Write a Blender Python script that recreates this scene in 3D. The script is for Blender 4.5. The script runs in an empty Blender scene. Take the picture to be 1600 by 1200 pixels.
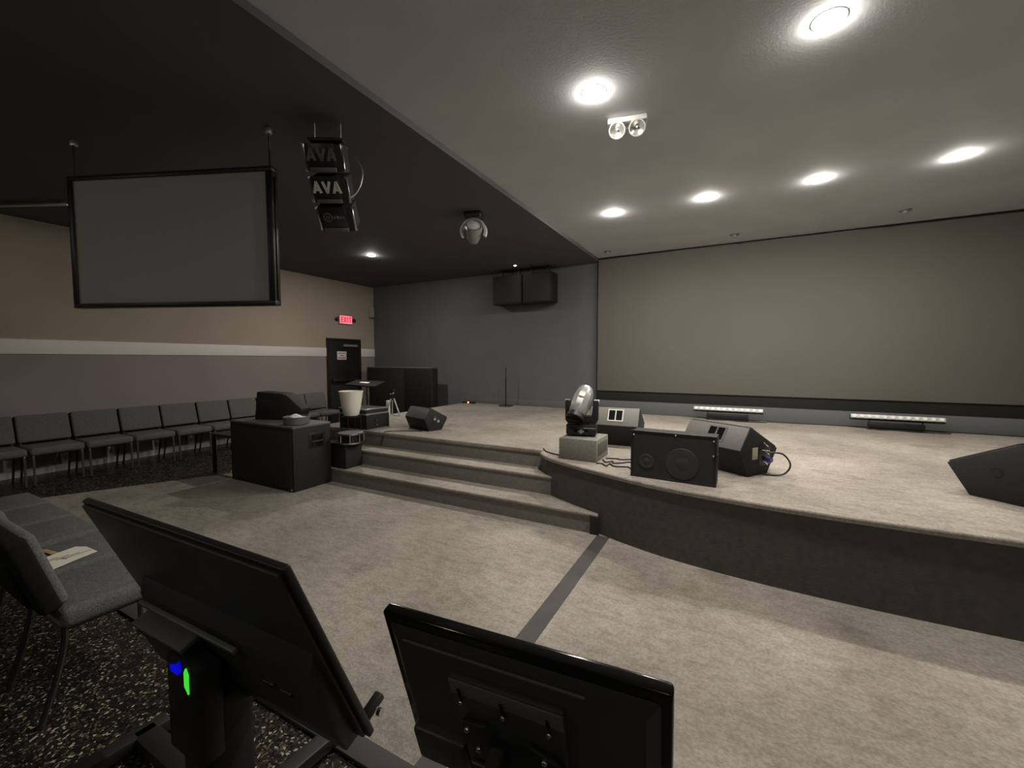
import bpy, bmesh, math, random
from mathutils import Matrix, Vector, Euler
R = math.radians
random.seed(7)
sc = bpy.context.scene
col = sc.collection

# ------------------------------------------------------------------ camera, world, exposure
cam = bpy.data.cameras.new('camera')
cam.sensor_width = 36.0
cam.lens = 36.0 * 655.0 / 1600.0
cam.clip_start = 0.02
co = bpy.data.objects.new('camera', cam)
col.objects.link(co)
co.location = (0, 0, 1.55)
co.rotation_euler = (R(90 - 3.32), 0, R(28.1))
sc.camera = co
w = bpy.data.worlds.new('world'); sc.world = w
w.use_nodes = True
w.node_tree.nodes['Background'].inputs[0].default_value = (0.02, 0.02, 0.022, 1)
w.node_tree.nodes['Background'].inputs[1].default_value = 1.0
vs = sc.view_settings
vs.view_transform = 'Standard'; vs.look = 'None'; vs.gamma = 1.0; vs.use_curve_mapping = False
vs.exposure = 1.3
FILL = 42.0           # emission of the dim ceiling lamps added as fill
BULB = 420.0            # emission of every ceiling bulb

# ------------------------------------------------------------------ dimensions (x along the back wall, y towards it)
XL, XR, YB, YF = -8.3, 10.1, 7.95, -7.0
ZL, ZR, XS = 3.40, 3.455, -2.345     # lower ceiling on the left, higher over the stage, line between them
S = 0.573                          # stage height
CX = 0.9                           # stage centre line

# ------------------------------------------------------------------ materials
MATS = {}
def mat(name, color, rough=0.6, metal=0.0, noise=None, bump=None, emit=None, color2=None, coat=0.0, spec=0.5):
    if name in MATS: return MATS[name]
    m = bpy.data.materials.new(name); m.use_nodes = True
    nt = m.node_tree; b = nt.nodes['Principled BSDF']
    b.inputs['Base Color'].default_value = (*color, 1)
    b.inputs['Roughness'].default_value = rough
    b.inputs['Metallic'].default_value = metal
    b.inputs['Specular IOR Level'].default_value = spec
    if coat: b.inputs['Coat Weight'].default_value = coat; b.inputs['Coat Roughness'].default_value = 0.1
    tc = nt.nodes.new('ShaderNodeTexCoord')
    if noise:
        scale, amt = noise
        n = nt.nodes.new('ShaderNodeTexNoise'); n.inputs['Scale'].default_value = scale
        n.inputs['Detail'].default_value = 6
        nt.links.new(tc.outputs['Object'], n.inputs['Vector'])
        r = nt.nodes.new('ShaderNodeValToRGB')
        c2 = color2 or tuple(max(0, c * (1 - amt)) for c in color)
        c1 = tuple(c * (1 + amt) for c in color)
        r.color_ramp.elements[0].position = 0.3; r.color_ramp.elements[0].color = (*c2, 1)
        r.color_ramp.elements[1].position = 0.7; r.color_ramp.elements[1].color = (*c1, 1)
        nt.links.new(n.outputs['Fac'], r.inputs['Fac'])
        nt.links.new(r.outputs['Color'], b.inputs['Base Color'])
    if bump:
        scale, st = bump
        n2 = nt.nodes.new('ShaderNodeTexNoise'); n2.inputs['Scale'].default_value = scale
        n2.inputs['Detail'].default_value = 3
        nt.links.new(tc.outputs['Object'], n2.inputs['Vector'])
        bp = nt.nodes.new('ShaderNodeBump'); bp.inputs['Strength'].default_value = st
        bp.inputs['Distance'].default_value = 0.01
        nt.links.new(n2.outputs['Fac'], bp.inputs['Height'])
        nt.links.new(bp.outputs['Normal'], b.inputs['Normal'])
    if emit:
        b.inputs['Emission Color'].default_value = (*emit[0], 1)
        b.inputs['Emission Strength'].default_value = emit[1]
    MATS[name] = m
    return m

def carpet_mat(name, base, dark):
    m = bpy.data.materials.new(name); m.use_nodes = True
    nt = m.node_tree; b = nt.nodes['Principled BSDF']
    b.inputs['Roughness'].default_value = 0.95; b.inputs['Specular IOR Level'].default_value = 0.15
    tc = nt.nodes.new('ShaderNodeTexCoord')
    def noise(scale, det=4, stretch=None):
        n = nt.nodes.new('ShaderNodeTexNoise'); n.inputs['Scale'].default_value = scale; n.inputs['Detail'].default_value = det
        if stretch:
            mp = nt.nodes.new('ShaderNodeMapping'); mp.inputs['Scale'].default_value = stretch
            nt.links.new(tc.outputs['Object'], mp.inputs['Vector']); nt.links.new(mp.outputs['Vector'], n.inputs['Vector'])
        else: nt.links.new(tc.outputs['Object'], n.inputs['Vector'])
        return n.outputs['Fac']
    def ramp(fac, p0, p1, c0, c1):
        r = nt.nodes.new('ShaderNodeValToRGB')
        r.color_ramp.elements[0].position = p0; r.color_ramp.elements[0].color = (*c0, 1)
        r.color_ramp.elements[1].position = p1; r.color_ramp.elements[1].color = (*c1, 1)
        nt.links.new(fac, r.inputs['Fac']); return r.outputs['Color']
    def mul(a, b_, f=1.0):
        mx = nt.nodes.new('ShaderNodeMix'); mx.data_type = 'RGBA'; mx.blend_type = 'MULTIPLY'
        mx.inputs['Factor'].default_value = f
        nt.links.new(a, mx.inputs[6]); nt.links.new(b_, mx.inputs[7]); return mx.outputs[2]
    c = ramp(noise(1.1, 8), 0.36, 0.62, dark, base)
    c = mul(c, ramp(noise(60, 4), 0.35, 0.65, (0.80,)*3, (1.08,)*3))
    c = mul(c, ramp(noise(9, 6, (1, 2.2, 1)), 0.38, 0.55, (0.88, 0.872, 0.865), (1.03,)*3))
    c = mul(c, ramp(noise(2.6, 3), 0.30, 0.40, (0.82, 0.80, 0.78), (1.0,)*3))
    nt.links.new(c, b.inputs['Base Color'])
    bp = nt.nodes.new('ShaderNodeBump'); bp.inputs['Strength'].default_value = 0.6; bp.inputs['Distance'].default_value = 0.006
    nt.links.new(noise(140, 3), bp.inputs['Height']); nt.links.new(bp.outputs['Normal'], b.inputs['Normal'])
    MATS[name] = m
    return m

def flake_mat(name):
    m = bpy.data.materials.new(name); m.use_nodes = True
    nt = m.node_tree; b = nt.nodes['Principled BSDF']
    tc = nt.nodes.new('ShaderNodeTexCoord')
    nz = nt.nodes.new('ShaderNodeTexNoise'); nz.inputs['Scale'].default_value = 30
    nt.links.new(tc.outputs['Object'], nz.inputs['Vector'])
    mx = nt.nodes.new('ShaderNodeMix'); mx.data_type = 'VECTOR'; mx.inputs['Factor'].default_value = 0.035
    nt.links.new(tc.outputs['Object'], mx.inputs[4]); nt.links.new(nz.outputs['Color'], mx.inputs[5])
    v = nt.nodes.new('ShaderNodeTexVoronoi'); v.inputs['Scale'].default_value = 120
    nt.links.new(mx.outputs[1], v.inputs['Vector'])
    sp = nt.nodes.new('ShaderNodeSeparateColor'); nt.links.new(v.outputs['Color'], sp.inputs['Color'])
    r = nt.nodes.new('ShaderNodeValToRGB'); r.color_ramp.interpolation = 'CONSTANT'
    e = r.color_ramp.elements
    e[0].position = 0; e[0].color = (0.010, 0.009, 0.008, 1)
    e[1].position = 0.55; e[1].color = (0.03, 0.027, 0.022, 1)
    for p, c in ((0.70, (0.14, 0.11, 0.07)), (0.78, (0.012, 0.011, 0.010)), (0.90, (0.42, 0.38, 0.28)), (0.95, (0.05, 0.04, 0.03))):
        k = e.new(p); k.color = (*c, 1)
    nt.links.new(sp.outputs['Red'], r.inputs['Fac']); nt.links.new(r.outputs['Color'], b.inputs['Base Color'])
    rr = nt.nodes.new('ShaderNodeMapRange'); rr.inputs['To Min'].default_value = 0.18; rr.inputs['To Max'].default_value = 0.5
    nt.links.new(sp.outputs['Green'], rr.inputs['Value']); nt.links.new(rr.outputs['Result'], b.inputs['Roughness'])
    bp = nt.nodes.new('ShaderNodeBump'); bp.inputs['Strength'].default_value = 0.35; bp.inputs['Distance'].default_value = 0.004
    nt.links.new(sp.outputs['Blue'], bp.inputs['Height']); nt.links.new(bp.outputs['Normal'], b.inputs['Normal'])
    MATS[name] = m
    return m

carpet = carpet_mat('carpet_taupe', (0.385, 0.352, 0.308), (0.27, 0.243, 0.211))
stage_carpet = carpet
riser_carpet = mat('riser_carpet', (0.235, 0.224, 0.203), 0.95, noise=(40, 0.12), bump=(160, 0.4), spec=0.15)
flake = flake_mat('flake_epoxy')
tan = mat('tan_paint', (0.45, 0.383, 0.312), 0.85, noise=(1.2, 0.05), bump=(90, 0.08), spec=0.2)
mauve = mat('mauve_paint', (0.335, 0.283, 0.275), 0.85, noise=(1.2, 0.05), bump=(90, 0.08), spec=0.2)
dgrey = mat('dark_grey_paint', (0.135, 0.142, 0.145), 0.8, noise=(1.5, 0.06), bump=(60, 0.06), spec=0.25)
ceil_glare = mat('glare_grey_ceiling', (0.58, 0.595, 0.62), 0.85, noise=(2.0, 0.05), bump=(60, 0.06), spec=0.2)  # glare of the lamps on the dark ceiling, put into a lighter grey
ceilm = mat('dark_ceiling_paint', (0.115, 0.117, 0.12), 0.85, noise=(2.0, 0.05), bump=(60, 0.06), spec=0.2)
white = mat('white_paint', (0.84, 0.81, 0.77), 0.6)
black_paint = mat('black_paint', (0.012, 0.012, 0.012), 0.5)
bface = mat('stage_face_paint', (0.115, 0.113, 0.106), 0.9, noise=(25, 0.12), bump=(120, 0.25), spec=0.15)
black_cab = mat('black_cabinet', (0.013, 0.013, 0.0126), 0.7, noise=(30, 0.15), bump=(180, 0.35))
grey_cab = mat('charcoal_cabinet', (0.14, 0.138, 0.133), 0.6, noise=(40, 0.1), bump=(200, 0.3))
black_pl = mat('black_plastic', (0.014, 0.014, 0.0145), 0.42)
gloss_black = mat('gloss_black', (0.008, 0.008, 0.008), 0.12)
tv_back = mat('tv_back_plastic', (0.045, 0.045, 0.043), 0.38, bump=(300, 0.08))
grille_m = mat('black_grille', (0.02, 0.02, 0.02), 0.5, noise=(420, 0.5), bump=(420, 0.6))
chrome = mat('chrome', (0.75, 0.75, 0.74), 0.18, 1.0)
alu = mat('aluminium', (0.60, 0.60, 0.58), 0.35, 0.9)
dmetal = mat('dark_metal', (0.06, 0.06, 0.06), 0.35, 0.7)
fabric = mat('grey_upholstery', (0.155, 0.158, 0.150), 0.95, noise=(110, 0.3), bump=(260, 0.5), spec=0.1)
blackfab = mat('black_upholstery', (0.016, 0.016, 0.015), 0.95, spec=0.1)
em_grey = mat('aged_white_plastic', (0.36, 0.36, 0.35), 0.45)
legm = mat('worn_leg_metal', (0.16, 0.16, 0.155), 0.35, 0.6)
cable_m = mat('black_rubber', (0.012, 0.012, 0.012), 0.5)
tape_m = mat('grey_tape', (0.07, 0.064, 0.064), 0.75, noise=(8, 0.1))
tape_b = mat('black_tape', (0.02, 0.02, 0.02), 0.6)
strip_m = mat('edge_strip', (0.055, 0.05, 0.05), 0.8)
scr_m = mat('stage_screen_fabric', (0.150, 0.143, 0.124), 0.8, noise=(1.0, 0.03), spec=0.3)
side_scr = mat('side_screen_fabric', (0.50, 0.51, 0.465), 0.7, spec=0.3)
ivory = mat('ivory_plastic', (0.90, 0.87, 0.75), 0.45)
beige = mat('beige_plastic', (0.42, 0.37, 0.29), 0.5)
silver = mat('silver_plastic', (0.33, 0.33, 0.325), 0.35, 0.35)
lens_m = mat('clear_lens', (0.82, 0.82, 0.80), 0.2)
glass_d = mat('dark_lens', (0.01, 0.01, 0.012), 0.05)
paper = mat('paper', (0.90, 0.86, 0.74), 0.7)
ink = mat('ink', (0.12, 0.10, 0.09), 0.7)
wood = mat('pale_wood', (0.52, 0.34, 0.15), 0.6, noise=(40, 0.15))
sign_w = mat('white_sign', (0.85, 0.83, 0.80), 0.5)
sign_r = mat('red_print', (0.42, 0.06, 0.06), 0.5)
exit_face = mat('exit_face', (0.8, 0.25, 0.25), 0.4, emit=((1.0, 0.22, 0.26), 0.42))
exit_red = mat('exit_red', (0.8, 0.02, 0.05), 0.4, emit=((1.0, 0.015, 0.06), 0.42))
red_led = mat('red_led', (0.9, 0.05, 0.02), 0.3, emit=((1.0, 0.08, 0.04), 12.0))
green_led = mat('green_led', (0.05, 0.6, 0.05), 0.3, emit=((0.05, 0.65, 0.035), 0.42))
blue_led = mat('blue_led', (0.0, 0.0, 0.5), 0.3, emit=((0.0, 0.0, 0.55), 0.35))
bulb_m = mat('lit_bulb', (1, 1, 1), 0.3, emit=((1.0, 0.935, 0.845), BULB))
fill_m = mat('fill_bulb', (1, 1, 1), 0.3, emit=((1.0, 0.94, 0.86), FILL))
pin_m = mat('lit_pin', (1, 1, 1), 0.3, emit=((1.0, 0.95, 0.88), 12.0))
white_pl = mat('white_plastic', (0.70, 0.70, 0.68), 0.4)
reflector = mat('reflector', (0.55, 0.55, 0.53), 0.22, 0.8)
yel_plate = mat('label_plate', (0.45, 0.42, 0.30), 0.4)
blue_plug = mat('blue_connector', (0.10, 0.10, 0.42), 0.35)
gold_logo = mat('logo_print', (0.85, 0.82, 0.70), 0.5)
grey_logo = mat('faint_logo_print', (0.16, 0.16, 0.155), 0.6)

# ------------------------------------------------------------------ mesh builder
class MB:
    def __init__(self, M=None):
        self.bm = bmesh.new(); self.M = M or Matrix()
    def _place(self, verts, M):
        bmesh.ops.transform(self.bm, matrix=self.M @ M, verts=verts)
    def box(self, c, s, rot=None, bevel=0.0, seg=2):
        r = bmesh.ops.create_cube(self.bm, size=1.0)
        vs_ = r['verts']
        bmesh.ops.scale(self.bm, vec=s, verts=vs_)
        if bevel > 0:
            es = list({e for v in vs_ for e in v.link_edges})
            g = bmesh.ops.bevel(self.bm, geom=es, offset=min(bevel, min(s) * 0.49), segments=seg, affect='EDGES', profile=0.5)
            vs_ = list({v for f in g['faces'] for v in f.verts} | {v for v in vs_ if v.is_valid})
        M = Matrix.Translation(c)
        if rot is not None: M = M @ Euler(rot).to_matrix().to_4x4()
        self._place(vs_, M); return self
    def b2(self, lo, hi, bevel=0.0, seg=2):
        c = [(a + b) / 2 for a, b in zip(lo, hi)]; s = [abs(b - a) for a, b in zip(lo, hi)]
        return self.box(c, s, None, bevel, seg)
    def cyl(self, p0, p1, r0, r1=None, n=16, caps=True):
        p0 = Vector(p0); p1 = Vector(p1); r1 = r0 if r1 is None else r1
        d = p1 - p0
        g = bmesh.ops.create_cone(self.bm, cap_ends=caps, segments=n, radius1=r0, radius2=r1, depth=d.length)
        q = d.to_track_quat('Z', 'Y').to_matrix().to_4x4()
        self._place(g['verts'], Matrix.Translation((p0 + p1) / 2) @ q); return self
    def ball(self, c, r, s=(1, 1, 1), n=16):
        g = bmesh.ops.create_uvsphere(self.bm, u_segments=n, v_segments=max(6, n // 2), radius=r)
        self._place(g['verts'], Matrix.Translation(c) @ Matrix.Diagonal((*s, 1))); return self
    def tube(self, pts, r, n=8, closed=False):
        pts = [Vector(p) for p in pts]; rings = []
        N = len(pts); prev = None
        for i, p in enumerate(pts):
            if closed: t = pts[(i + 1) % N] - pts[i - 1]
            else: t = pts[min(i + 1, N - 1)] - pts[max(i - 1, 0)]
            t.normalize()
            a = prev if prev is not None else (Vector((0, 0, 1)) if abs(t.z) < 0.9 else Vector((1, 0, 0)))
            u = (a - t * a.dot(t))
            if u.length < 1e-5: u = t.orthogonal()
            u.normalize(); prev = u; v = t.cross(u)
            rings.append([self.bm.verts.new(self.M @ (p + (u * math.cos(k * 2 * math.pi / n) + v * math.sin(k * 2 * math.pi / n)) * r)) for k in range(n)])
        m = N if closed else N - 1
        for i in range(m):
            a, b = rings[i], rings[(i + 1) % N]
            for k in range(n):
                self.bm.faces.new((a[k], a[(k + 1) % n], b[(k + 1) % n], b[k]))
        if not closed:
            self.bm.faces.new(rings[0][::-1]); self.bm.faces.new(rings[-1])
        return self
    def lathe(self, prof, c=(0, 0, 0), n=32, M=None):
        M = self.M @ Matrix.Translation(c) @ (M or Matrix())
        rings = []
        for r, z in prof:
            if r < 1e-6: rings.append([self.bm.verts.new(M @ Vector((0, 0, z)))])
            else: rings.append([self.bm.verts.new(M @ Vector((r * math.cos(k * 2 * math.pi / n), r * math.sin(k * 2 * math.pi / n), z))) for k in range(n)])
        for a, b in zip(rings, rings[1:]):
            for k in range(n):
                k2 = (k + 1) % n
                if len(a) == 1 and len(b) == 1: continue
                if len(a) == 1: self.bm.faces.new((a[0], b[k2], b[k]))
                elif len(b) == 1: self.bm.faces.new((a[k], a[k2], b[0]))
                else: self.bm.faces.new((a[k], a[k2], b[k2], b[k]))
        return self
    def prism(self, poly, d, bevel=0.0, seg=2):      # poly: 3D points, extruded by vector d
        d = Vector(d)
        a = [self.bm.verts.new(Vector(p)) for p in poly]
        b = [self.bm.verts.new(Vector(p) + d) for p in poly]
        n = len(a); fs = [self.bm.faces.new(a[::-1]), self.bm.faces.new(b)]
        for i in range(n): fs.append(self.bm.faces.new((a[i], a[(i + 1) % n], b[(i + 1) % n], b[i])))
        vs_ = a + b
        if bevel > 0:
            es = list({e for f in fs for e in f.edges})
            g = bmesh.ops.bevel(self.bm, geom=es, offset=bevel, segments=seg, affect='EDGES', profile=0.5)
            vs_ = list({v for f in g['faces'] for v in f.verts} | {v for v in vs_ if v.is_valid})
        bmesh.ops.transform(self.bm, matrix=self.M, verts=vs_)
        return self
    def build(self, name, m, parent=None, smooth=True, loc=None):
        bmesh.ops.recalc_face_normals(self.bm, faces=self.bm.faces)
        me = bpy.data.meshes.new(name); self.bm.to_mesh(me); self.bm.free()
        for mm in (m if isinstance(m, (list, tuple)) else [m]): me.materials.append(mm)
        if smooth:
            me.polygons.foreach_set('use_smooth', [True] * len(me.polygons))
            try: me.set_sharp_from_angle(angle=R(35))
            except Exception: pass
        o = bpy.data.objects.new(name, me); col.objects.link(o)
        if parent is not None: o.parent = parent
        if loc is not None: o.location = loc
        return o

def tag(o, label, cat, group=None):
    o['label'] = label; o['category'] = cat
    if group: o['group'] = group
    return o
def thing(name, label, cat, loc=(0, 0, 0), rz=0.0, group=None):
    o = bpy.data.objects.new(name, None); col.objects.link(o)
    o.empty_display_size = 0.1
    o.location = loc; o.rotation_euler = (0, 0, rz)
    return tag(o, label, cat, group)
def struct(o, label=None):
    o['kind'] = 'structure'
    if label: o['label'] = label
    return o
def copy_tree(o, parent=None):
    c = o.copy(); col.objects.link(c); c.parent = parent
    for ch in list(o.children): copy_tree(ch, c)
    return c
def bez(pts, n=10):          # smooth curve through points (Catmull-Rom)
    P = [Vector(p) for p in pts]; P = [2 * P[0] - P[1]] + P + [2 * P[-1] - P[-2]]; out = []
    for i in range(1, len(P) - 2):
        for k in range(n):
            t = k / n; a, b, c, d = P[i - 1:i + 3]
            out.append(0.5 * ((2 * b) + (c - a) * t + (2 * a - 5 * b + 4 * c - d) * t * t + (3 * b - a - 3 * c + d) * t ** 3))
    out.append(P[-2]); return out

# ------------------------------------------------------------------ the room
struct(MB().b2((XL - .2, YF - .2, -.12), (XR + .2, YB + .2, 0)).build('floor', flake, smooth=False), 'dark floor with pale speckled flakes')
cp = [(-7.0, 1.14), (-6.57, 2.02), (-6.05, 3.09), (-5.6, 4.1), (-5.6, 4.6), (8.0, 4.6), (8.0, 1.14)]
struct(MB().prism([(x, y, 0.0005) for x, y in cp], (0, 0, 0.0115)).build('floor_carpet', carpet, smooth=False), 'worn taupe carpet in front of the stage')
struct(MB().b2((-7.0, 1.06, 0), (8.0, 1.15, .016), .004).build('trim_2', strip_m), 'dark edging strip along the taupe carpet')

# left wall, two paints
ML = MB(); ML.b2((XL - .2, YF, 1.72), (XL, YB, ZL + .5))
wl = struct(ML.build('wall_left', tan, smooth=False), 'tan upper wall with the hanging screen before it')
struct(MB().b2((XL - .2, YF, -.02), (XL, YB, 1.72)).build('wall_left_lower', mauve, smooth=False), 'mauve lower half of the left wall')
struct(MB().b2((XL - .2, YB, -.02), (XR + .2, YB + .2, ZR + .3)).build('wall_back', dgrey, smooth=False))
struct(MB().b2((XR, YF, -.02), (XR + .2, YB, ZR + .3)).build('wall_right', dgrey, smooth=False))
struct(MB().b2((XL - .2, YF - .2, -.02), (XR + .2, YF, ZR + .3)).build('wall_front', dgrey, smooth=False))
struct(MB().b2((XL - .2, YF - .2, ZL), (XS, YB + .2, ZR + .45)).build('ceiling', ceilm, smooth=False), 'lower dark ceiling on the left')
struct(MB().b2((XS, YF - .2, ZR), (XR + .2, YB + .2, ZR + .45)).build('ceiling_over_stage', ceil_glare, smooth=False), 'slightly higher ceiling over the stage, lamp glare painted in as lighter grey')
D0, D1 = 6.545, 7.435
struct(MB().b2((XL - .01, YF, 1.626), (XL + .015, D0 - .05, 1.822), .003).build('trim_1', white), 'white band along the left wall')
struct(MB().b2((XL - .01, D1 + .05, 1.626), (XL + .015, YB, 1.822), .003).build('trim_3', white), 'short white band beyond the dark door')
struct(MB().b2((XL - .01, YF, 0), (XL + .014, D0 - .05, .095), .003).build('baseboard_left', white), 'white baseboard behind the row of chairs')
struct(MB().b2((XL - .01, D1 + .05, 0), (XL + .014, YB, .095), .003).build('baseboard_left_end', white))
struct(MB().b2((-5.45, YB - .02, S), (-2.33, YB + .01, S + .13), .004).build('baseboard_back', dgrey))

# stage with bowed front
half = [(-1.80, 4.13), (-1.80, 4.03), (-1.77, 3.98), (-1.68, 3.885), (-1.50, 3.775), (-1.25, 3.655), (-1.01, 3.555), (-.745, 3.455), (-.474, 3.372), (-.096, 3.305), (.289, 3.265), (.668, 3.25), (.9, 3.248)]
half = half[:3] + [(p.x, p.y) for p in bez([(x, y, 0) for x, y in half[3:]], 4)]
front = half + [(2 * CX - x, y) for x, y in half[-2::-1]]
outline = [(-5.45, 7.94), (-5.45, 4.13)] + front + [(2 * CX + 5.45, 4.13), (2 * CX + 5.45, 7.94)]
stg = MB().prism([(x, y, 0) for x, y in outline], (0, 0, S - .035)).build('stage', bface, smooth=False)
struct(stg, 'raised stage with a bowed charcoal front')
def inset(pts, c, o):       # push the front edge out a little for the nosing
    out = []
    n = len(pts)
    for i, (x, y) in enumerate(pts):
        if y > 7: out.append((x + (-o if x < c else o), y)); continue
        x0, y0 = pts[i - 1]; x1, y1 = pts[(i + 1) % n]
        t = Vector((x1 - x0, y1 - y0)).normalized(); out.append((x + t.y * o, y - t.x * o))
    return out
top = MB()
ol = inset(outline, CX, .014)
lay = [(0.0, -.036), (0.0, -.012), (-.005, -.004), (-.014, 0.0)]
rings = []
for o_, dz in lay:
    rings.append([top.bm.verts.new((x, y, S + dz)) for x, y in inset(outline, CX, .014 + o_)])
for a, b in zip(rings, rings[1:]):
    for i in range(len(a)): top.bm.faces.new((a[i], a[(i + 1) % len(a)], b[(i + 1) % len(a)], b[i]))
top.bm.faces.new(rings[-1]); top.bm.faces.new(rings[0][::-1])
top.build('stage_top', stage_carpet, stg, smooth=False)
# steps on both sides of the bow
def step(name, x0, x1, y0, z0, z1, lab=None):
    o = MB().b2((x0, y0 + .01, z0), (x1, 4.3, z1 - .02)).build(name, riser_carpet, smooth=False)
    struct(o, lab)
    MB().b2((x0 - .004, y0, z1 - .032), (x1, 4.2, z1), .012, 3).build('tread', stage_carpet, o)
step('step', -5.45, -1.035, 3.527, 0, .19, 'lower carpeted step up to the stage')
step('step', -5.45, -1.58, 3.83, .19, .38, 'upper carpeted step up to the stage')
step('step', 2 * CX + 1.035, 2 * CX + 5.45, 3.527, 0, .19)
step('step', 2 * CX + 1.58, 2 * CX + 5.45, 3.83, .19, .38)

for xa, xb in ((-5.45, -1.79), (2 * CX + 1.79, 2 * CX + 5.45)):
    MB().b2((xa, 4.118, .36), (xb, 4.14, S - .03)).build('riser_cover', riser_carpet, stg, smooth=False)
    MB().b2((xa, 4.104, S - .05), (xb, 4.30, S + .001), .016, 4).build('nosing', stage_carpet, stg)

# ledge under the big screen
struct(MB().b2((-2.33, 7.72, S), (4.13, YB + .01, .785), .006).build('trim_4', dgrey), 'low grey ledge under the big screen')

# door in the left wall
dr = MB().b2((XL - .03, D0, 0), (XL + .02, D1, 2.0), .004).build('door_1', black_pl)
struct(dr, 'dark exit door in the tan wall')
MB().b2((XL - .03, D0 - .05, 0), (XL + .035, D0, 2.05), .004).b2((XL - .03, D1, 0), (XL + .035, D1 + .05, 2.05), .004).b2((XL - .03, D0, 2.0), (XL + .035, D1, 2.05), .004).build('door_frame', black_paint, dr)
MB().b2((XL + .02, D0 + .40, 1.86), (XL + .07, D1 - .08, 1.915), .006).build('door_closer', silver, dr)
MB().b2((XL + .02, D0 + .06, 1.03), (XL + .09, D1 - .06, 1.10), .01).build('push_bar', dmetal, dr)
MB().b2((XL + .018, D0 + .04, .05), (XL + .024, D1 - .04, .95), .002).build('kick_plate', black_cab, dr)
sg = MB().b2((XL + .02, 6.775, 1.55), (XL + .028, 7.04, 1.745), .004).build('door_sign', sign_w)
tag(sg, 'white paper notice with red lines of print on the dark door', 'sign')
def dashes(z, h, y0, y1, seed):
    m = MB(); rnd = random.Random(seed); y = y0
    while y < y1:
        l = rnd.uniform(.018, .034); m.b2((XL + .028, y, z), (XL + .0295, min(y + l, y1), z + h)); y += l + .007
    return m
for k, (z, a, b) in enumerate(((1.695, 6.80, 7.015), (1.638, 6.85, 6.965), (1.582, 6.80, 7.015))):
    dashes(z, .022, a, b, k).build('print_line', sign_r, sg, smooth=False)

# exit sign
ex = thing('exit_sign', 'lit red exit sign with two small lamp heads above the dark door', 'exit sign', (XL, 7.03, 2.5))
MB().b2((0, -.19, -.105), (.05, .19, .105), .012).build('housing', beige, ex)
MB().b2((.05, -.175, -.092), (.056, .175, .092), .002).build('face_panel', exit_face, ex)
def stroke(m, y0, z0, y1, z1, t=.026, x=.056):
    d = Vector((0, y1 - y0, z1 - z0)); L = d.length
    m.box((x + .002, (y0 + y1) / 2, (z0 + z1) / 2), (.004, L + t * .6, t), (math.atan2(z1 - z0, y1 - y0), 0, 0))
for i, ch in enumerate('EXIT'):
    y = -.135 + i * .078 - (0.012 if ch == 'T' else 0); m = MB(); hh, ww = .058, .05
    if ch == 'I': stroke(m, y + .02, -hh, y + .02, hh)
    if ch == 'T': stroke(m, y + .03, -hh, y + .03, hh); stroke(m, y + .002, hh, y + .058, hh)
    if ch == 'X': stroke(m, y, -hh, y + ww, hh); stroke(m, y, hh, y + ww, -hh)
    if ch == 'E':
        stroke(m, y, -hh, y, hh)
        for zz in (-hh, 0, hh): stroke(m, y, zz, y + ww * .8, zz)
    m.build('letter', exit_red, ex, smooth=False)
for s in (-1, 1):
    MB().cyl((.03, s * .19, .0), (.03, s * .22, .0), .012).ball((.04, s * .25, 0), .045).build('lamp_head', dmetal, ex)
ws = thing('wall_speaker', 'small beige box high on the tan wall beside the corner', 'wall box', (XL, 7.83, 2.62))
MB().b2((0, -.065, 0), (.09, .065, .26), .012).build('case', beige, ws)
MB().b2((.02, -.05, -.012), (.08, .05, .001), .004).build('base_vent', dmetal, ws)

# white outlet covers low on the left wall
for i, y in enumerate((1.66, 2.18, 2.66, 3.22, 3.72)):
    o = thing('outlet_cover', ['leftmost', 'second', 'third', 'fourth', 'fifth'][i] + (' low white cover behind the wall chairs, counted from the left edge'), 'outlet cover', (XL, y, 0), 0, 'white covers low on the wall')
    MB().b2((.0, -.045, .09), (.035, .045, .25), .006).build('cover', white, o)
    MB().b2((.035, -.02, .15), (.037, .02, .21), .003).build('socket', beige, o)

# ------------------------------------------------------------------ ceiling fixtures
proto = None
def downlight(x, y, z, label, first=[None]):
    if first[0] is None:
        o = thing('downlight', label, 'ceiling light', (x, y, z), 0, 'lit downlights in the ceiling')
        MB().lathe([(.066, -.0003), (.084, -.0003), (.084, -.0016), (.066, -.0016), (.066, -.0003)], n=36).build('trim_ring', white_pl, o)
        MB().lathe([(.064, -.0015), (.062, -.004), (.054, -.009), (.040, -.013), (.022, -.0155), (0, -.0165)], n=24).build('bulb', bulb_m, o)
        first[0] = o
    else:
        o = copy_tree(first[0]); o.location = (x, y, z); o['label'] = label
    return o
ROW1 = [(-2.578, 'bright downlight at the left end of the long ceiling row, nearest the black flown boxes'),
        (-1.464, 'second bright downlight of the long ceiling row, over the left end of the big screen'),
        (-0.360, 'third downlight of the long ceiling row before the big screen'),
        (0.720, 'fourth downlight of the long ceiling row before the big screen'),
        (1.801, 'rightmost downlight in view of the long ceiling row before the big screen')]
for x, lab in ROW1: downlight(x, 5.535, ZR, lab)
downlight(-5.77, 5.5, ZL, 'lone bright downlight on the lower ceiling between side screen and corner')
for x, lab in ((-0.948, 'bright downlight on the ceiling beside the twin-head emergency lamp'), (0.408, 'large bright downlight at the top right, nearest the viewer')):
    downlight(x, 3.014, ZR, lab)
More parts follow.
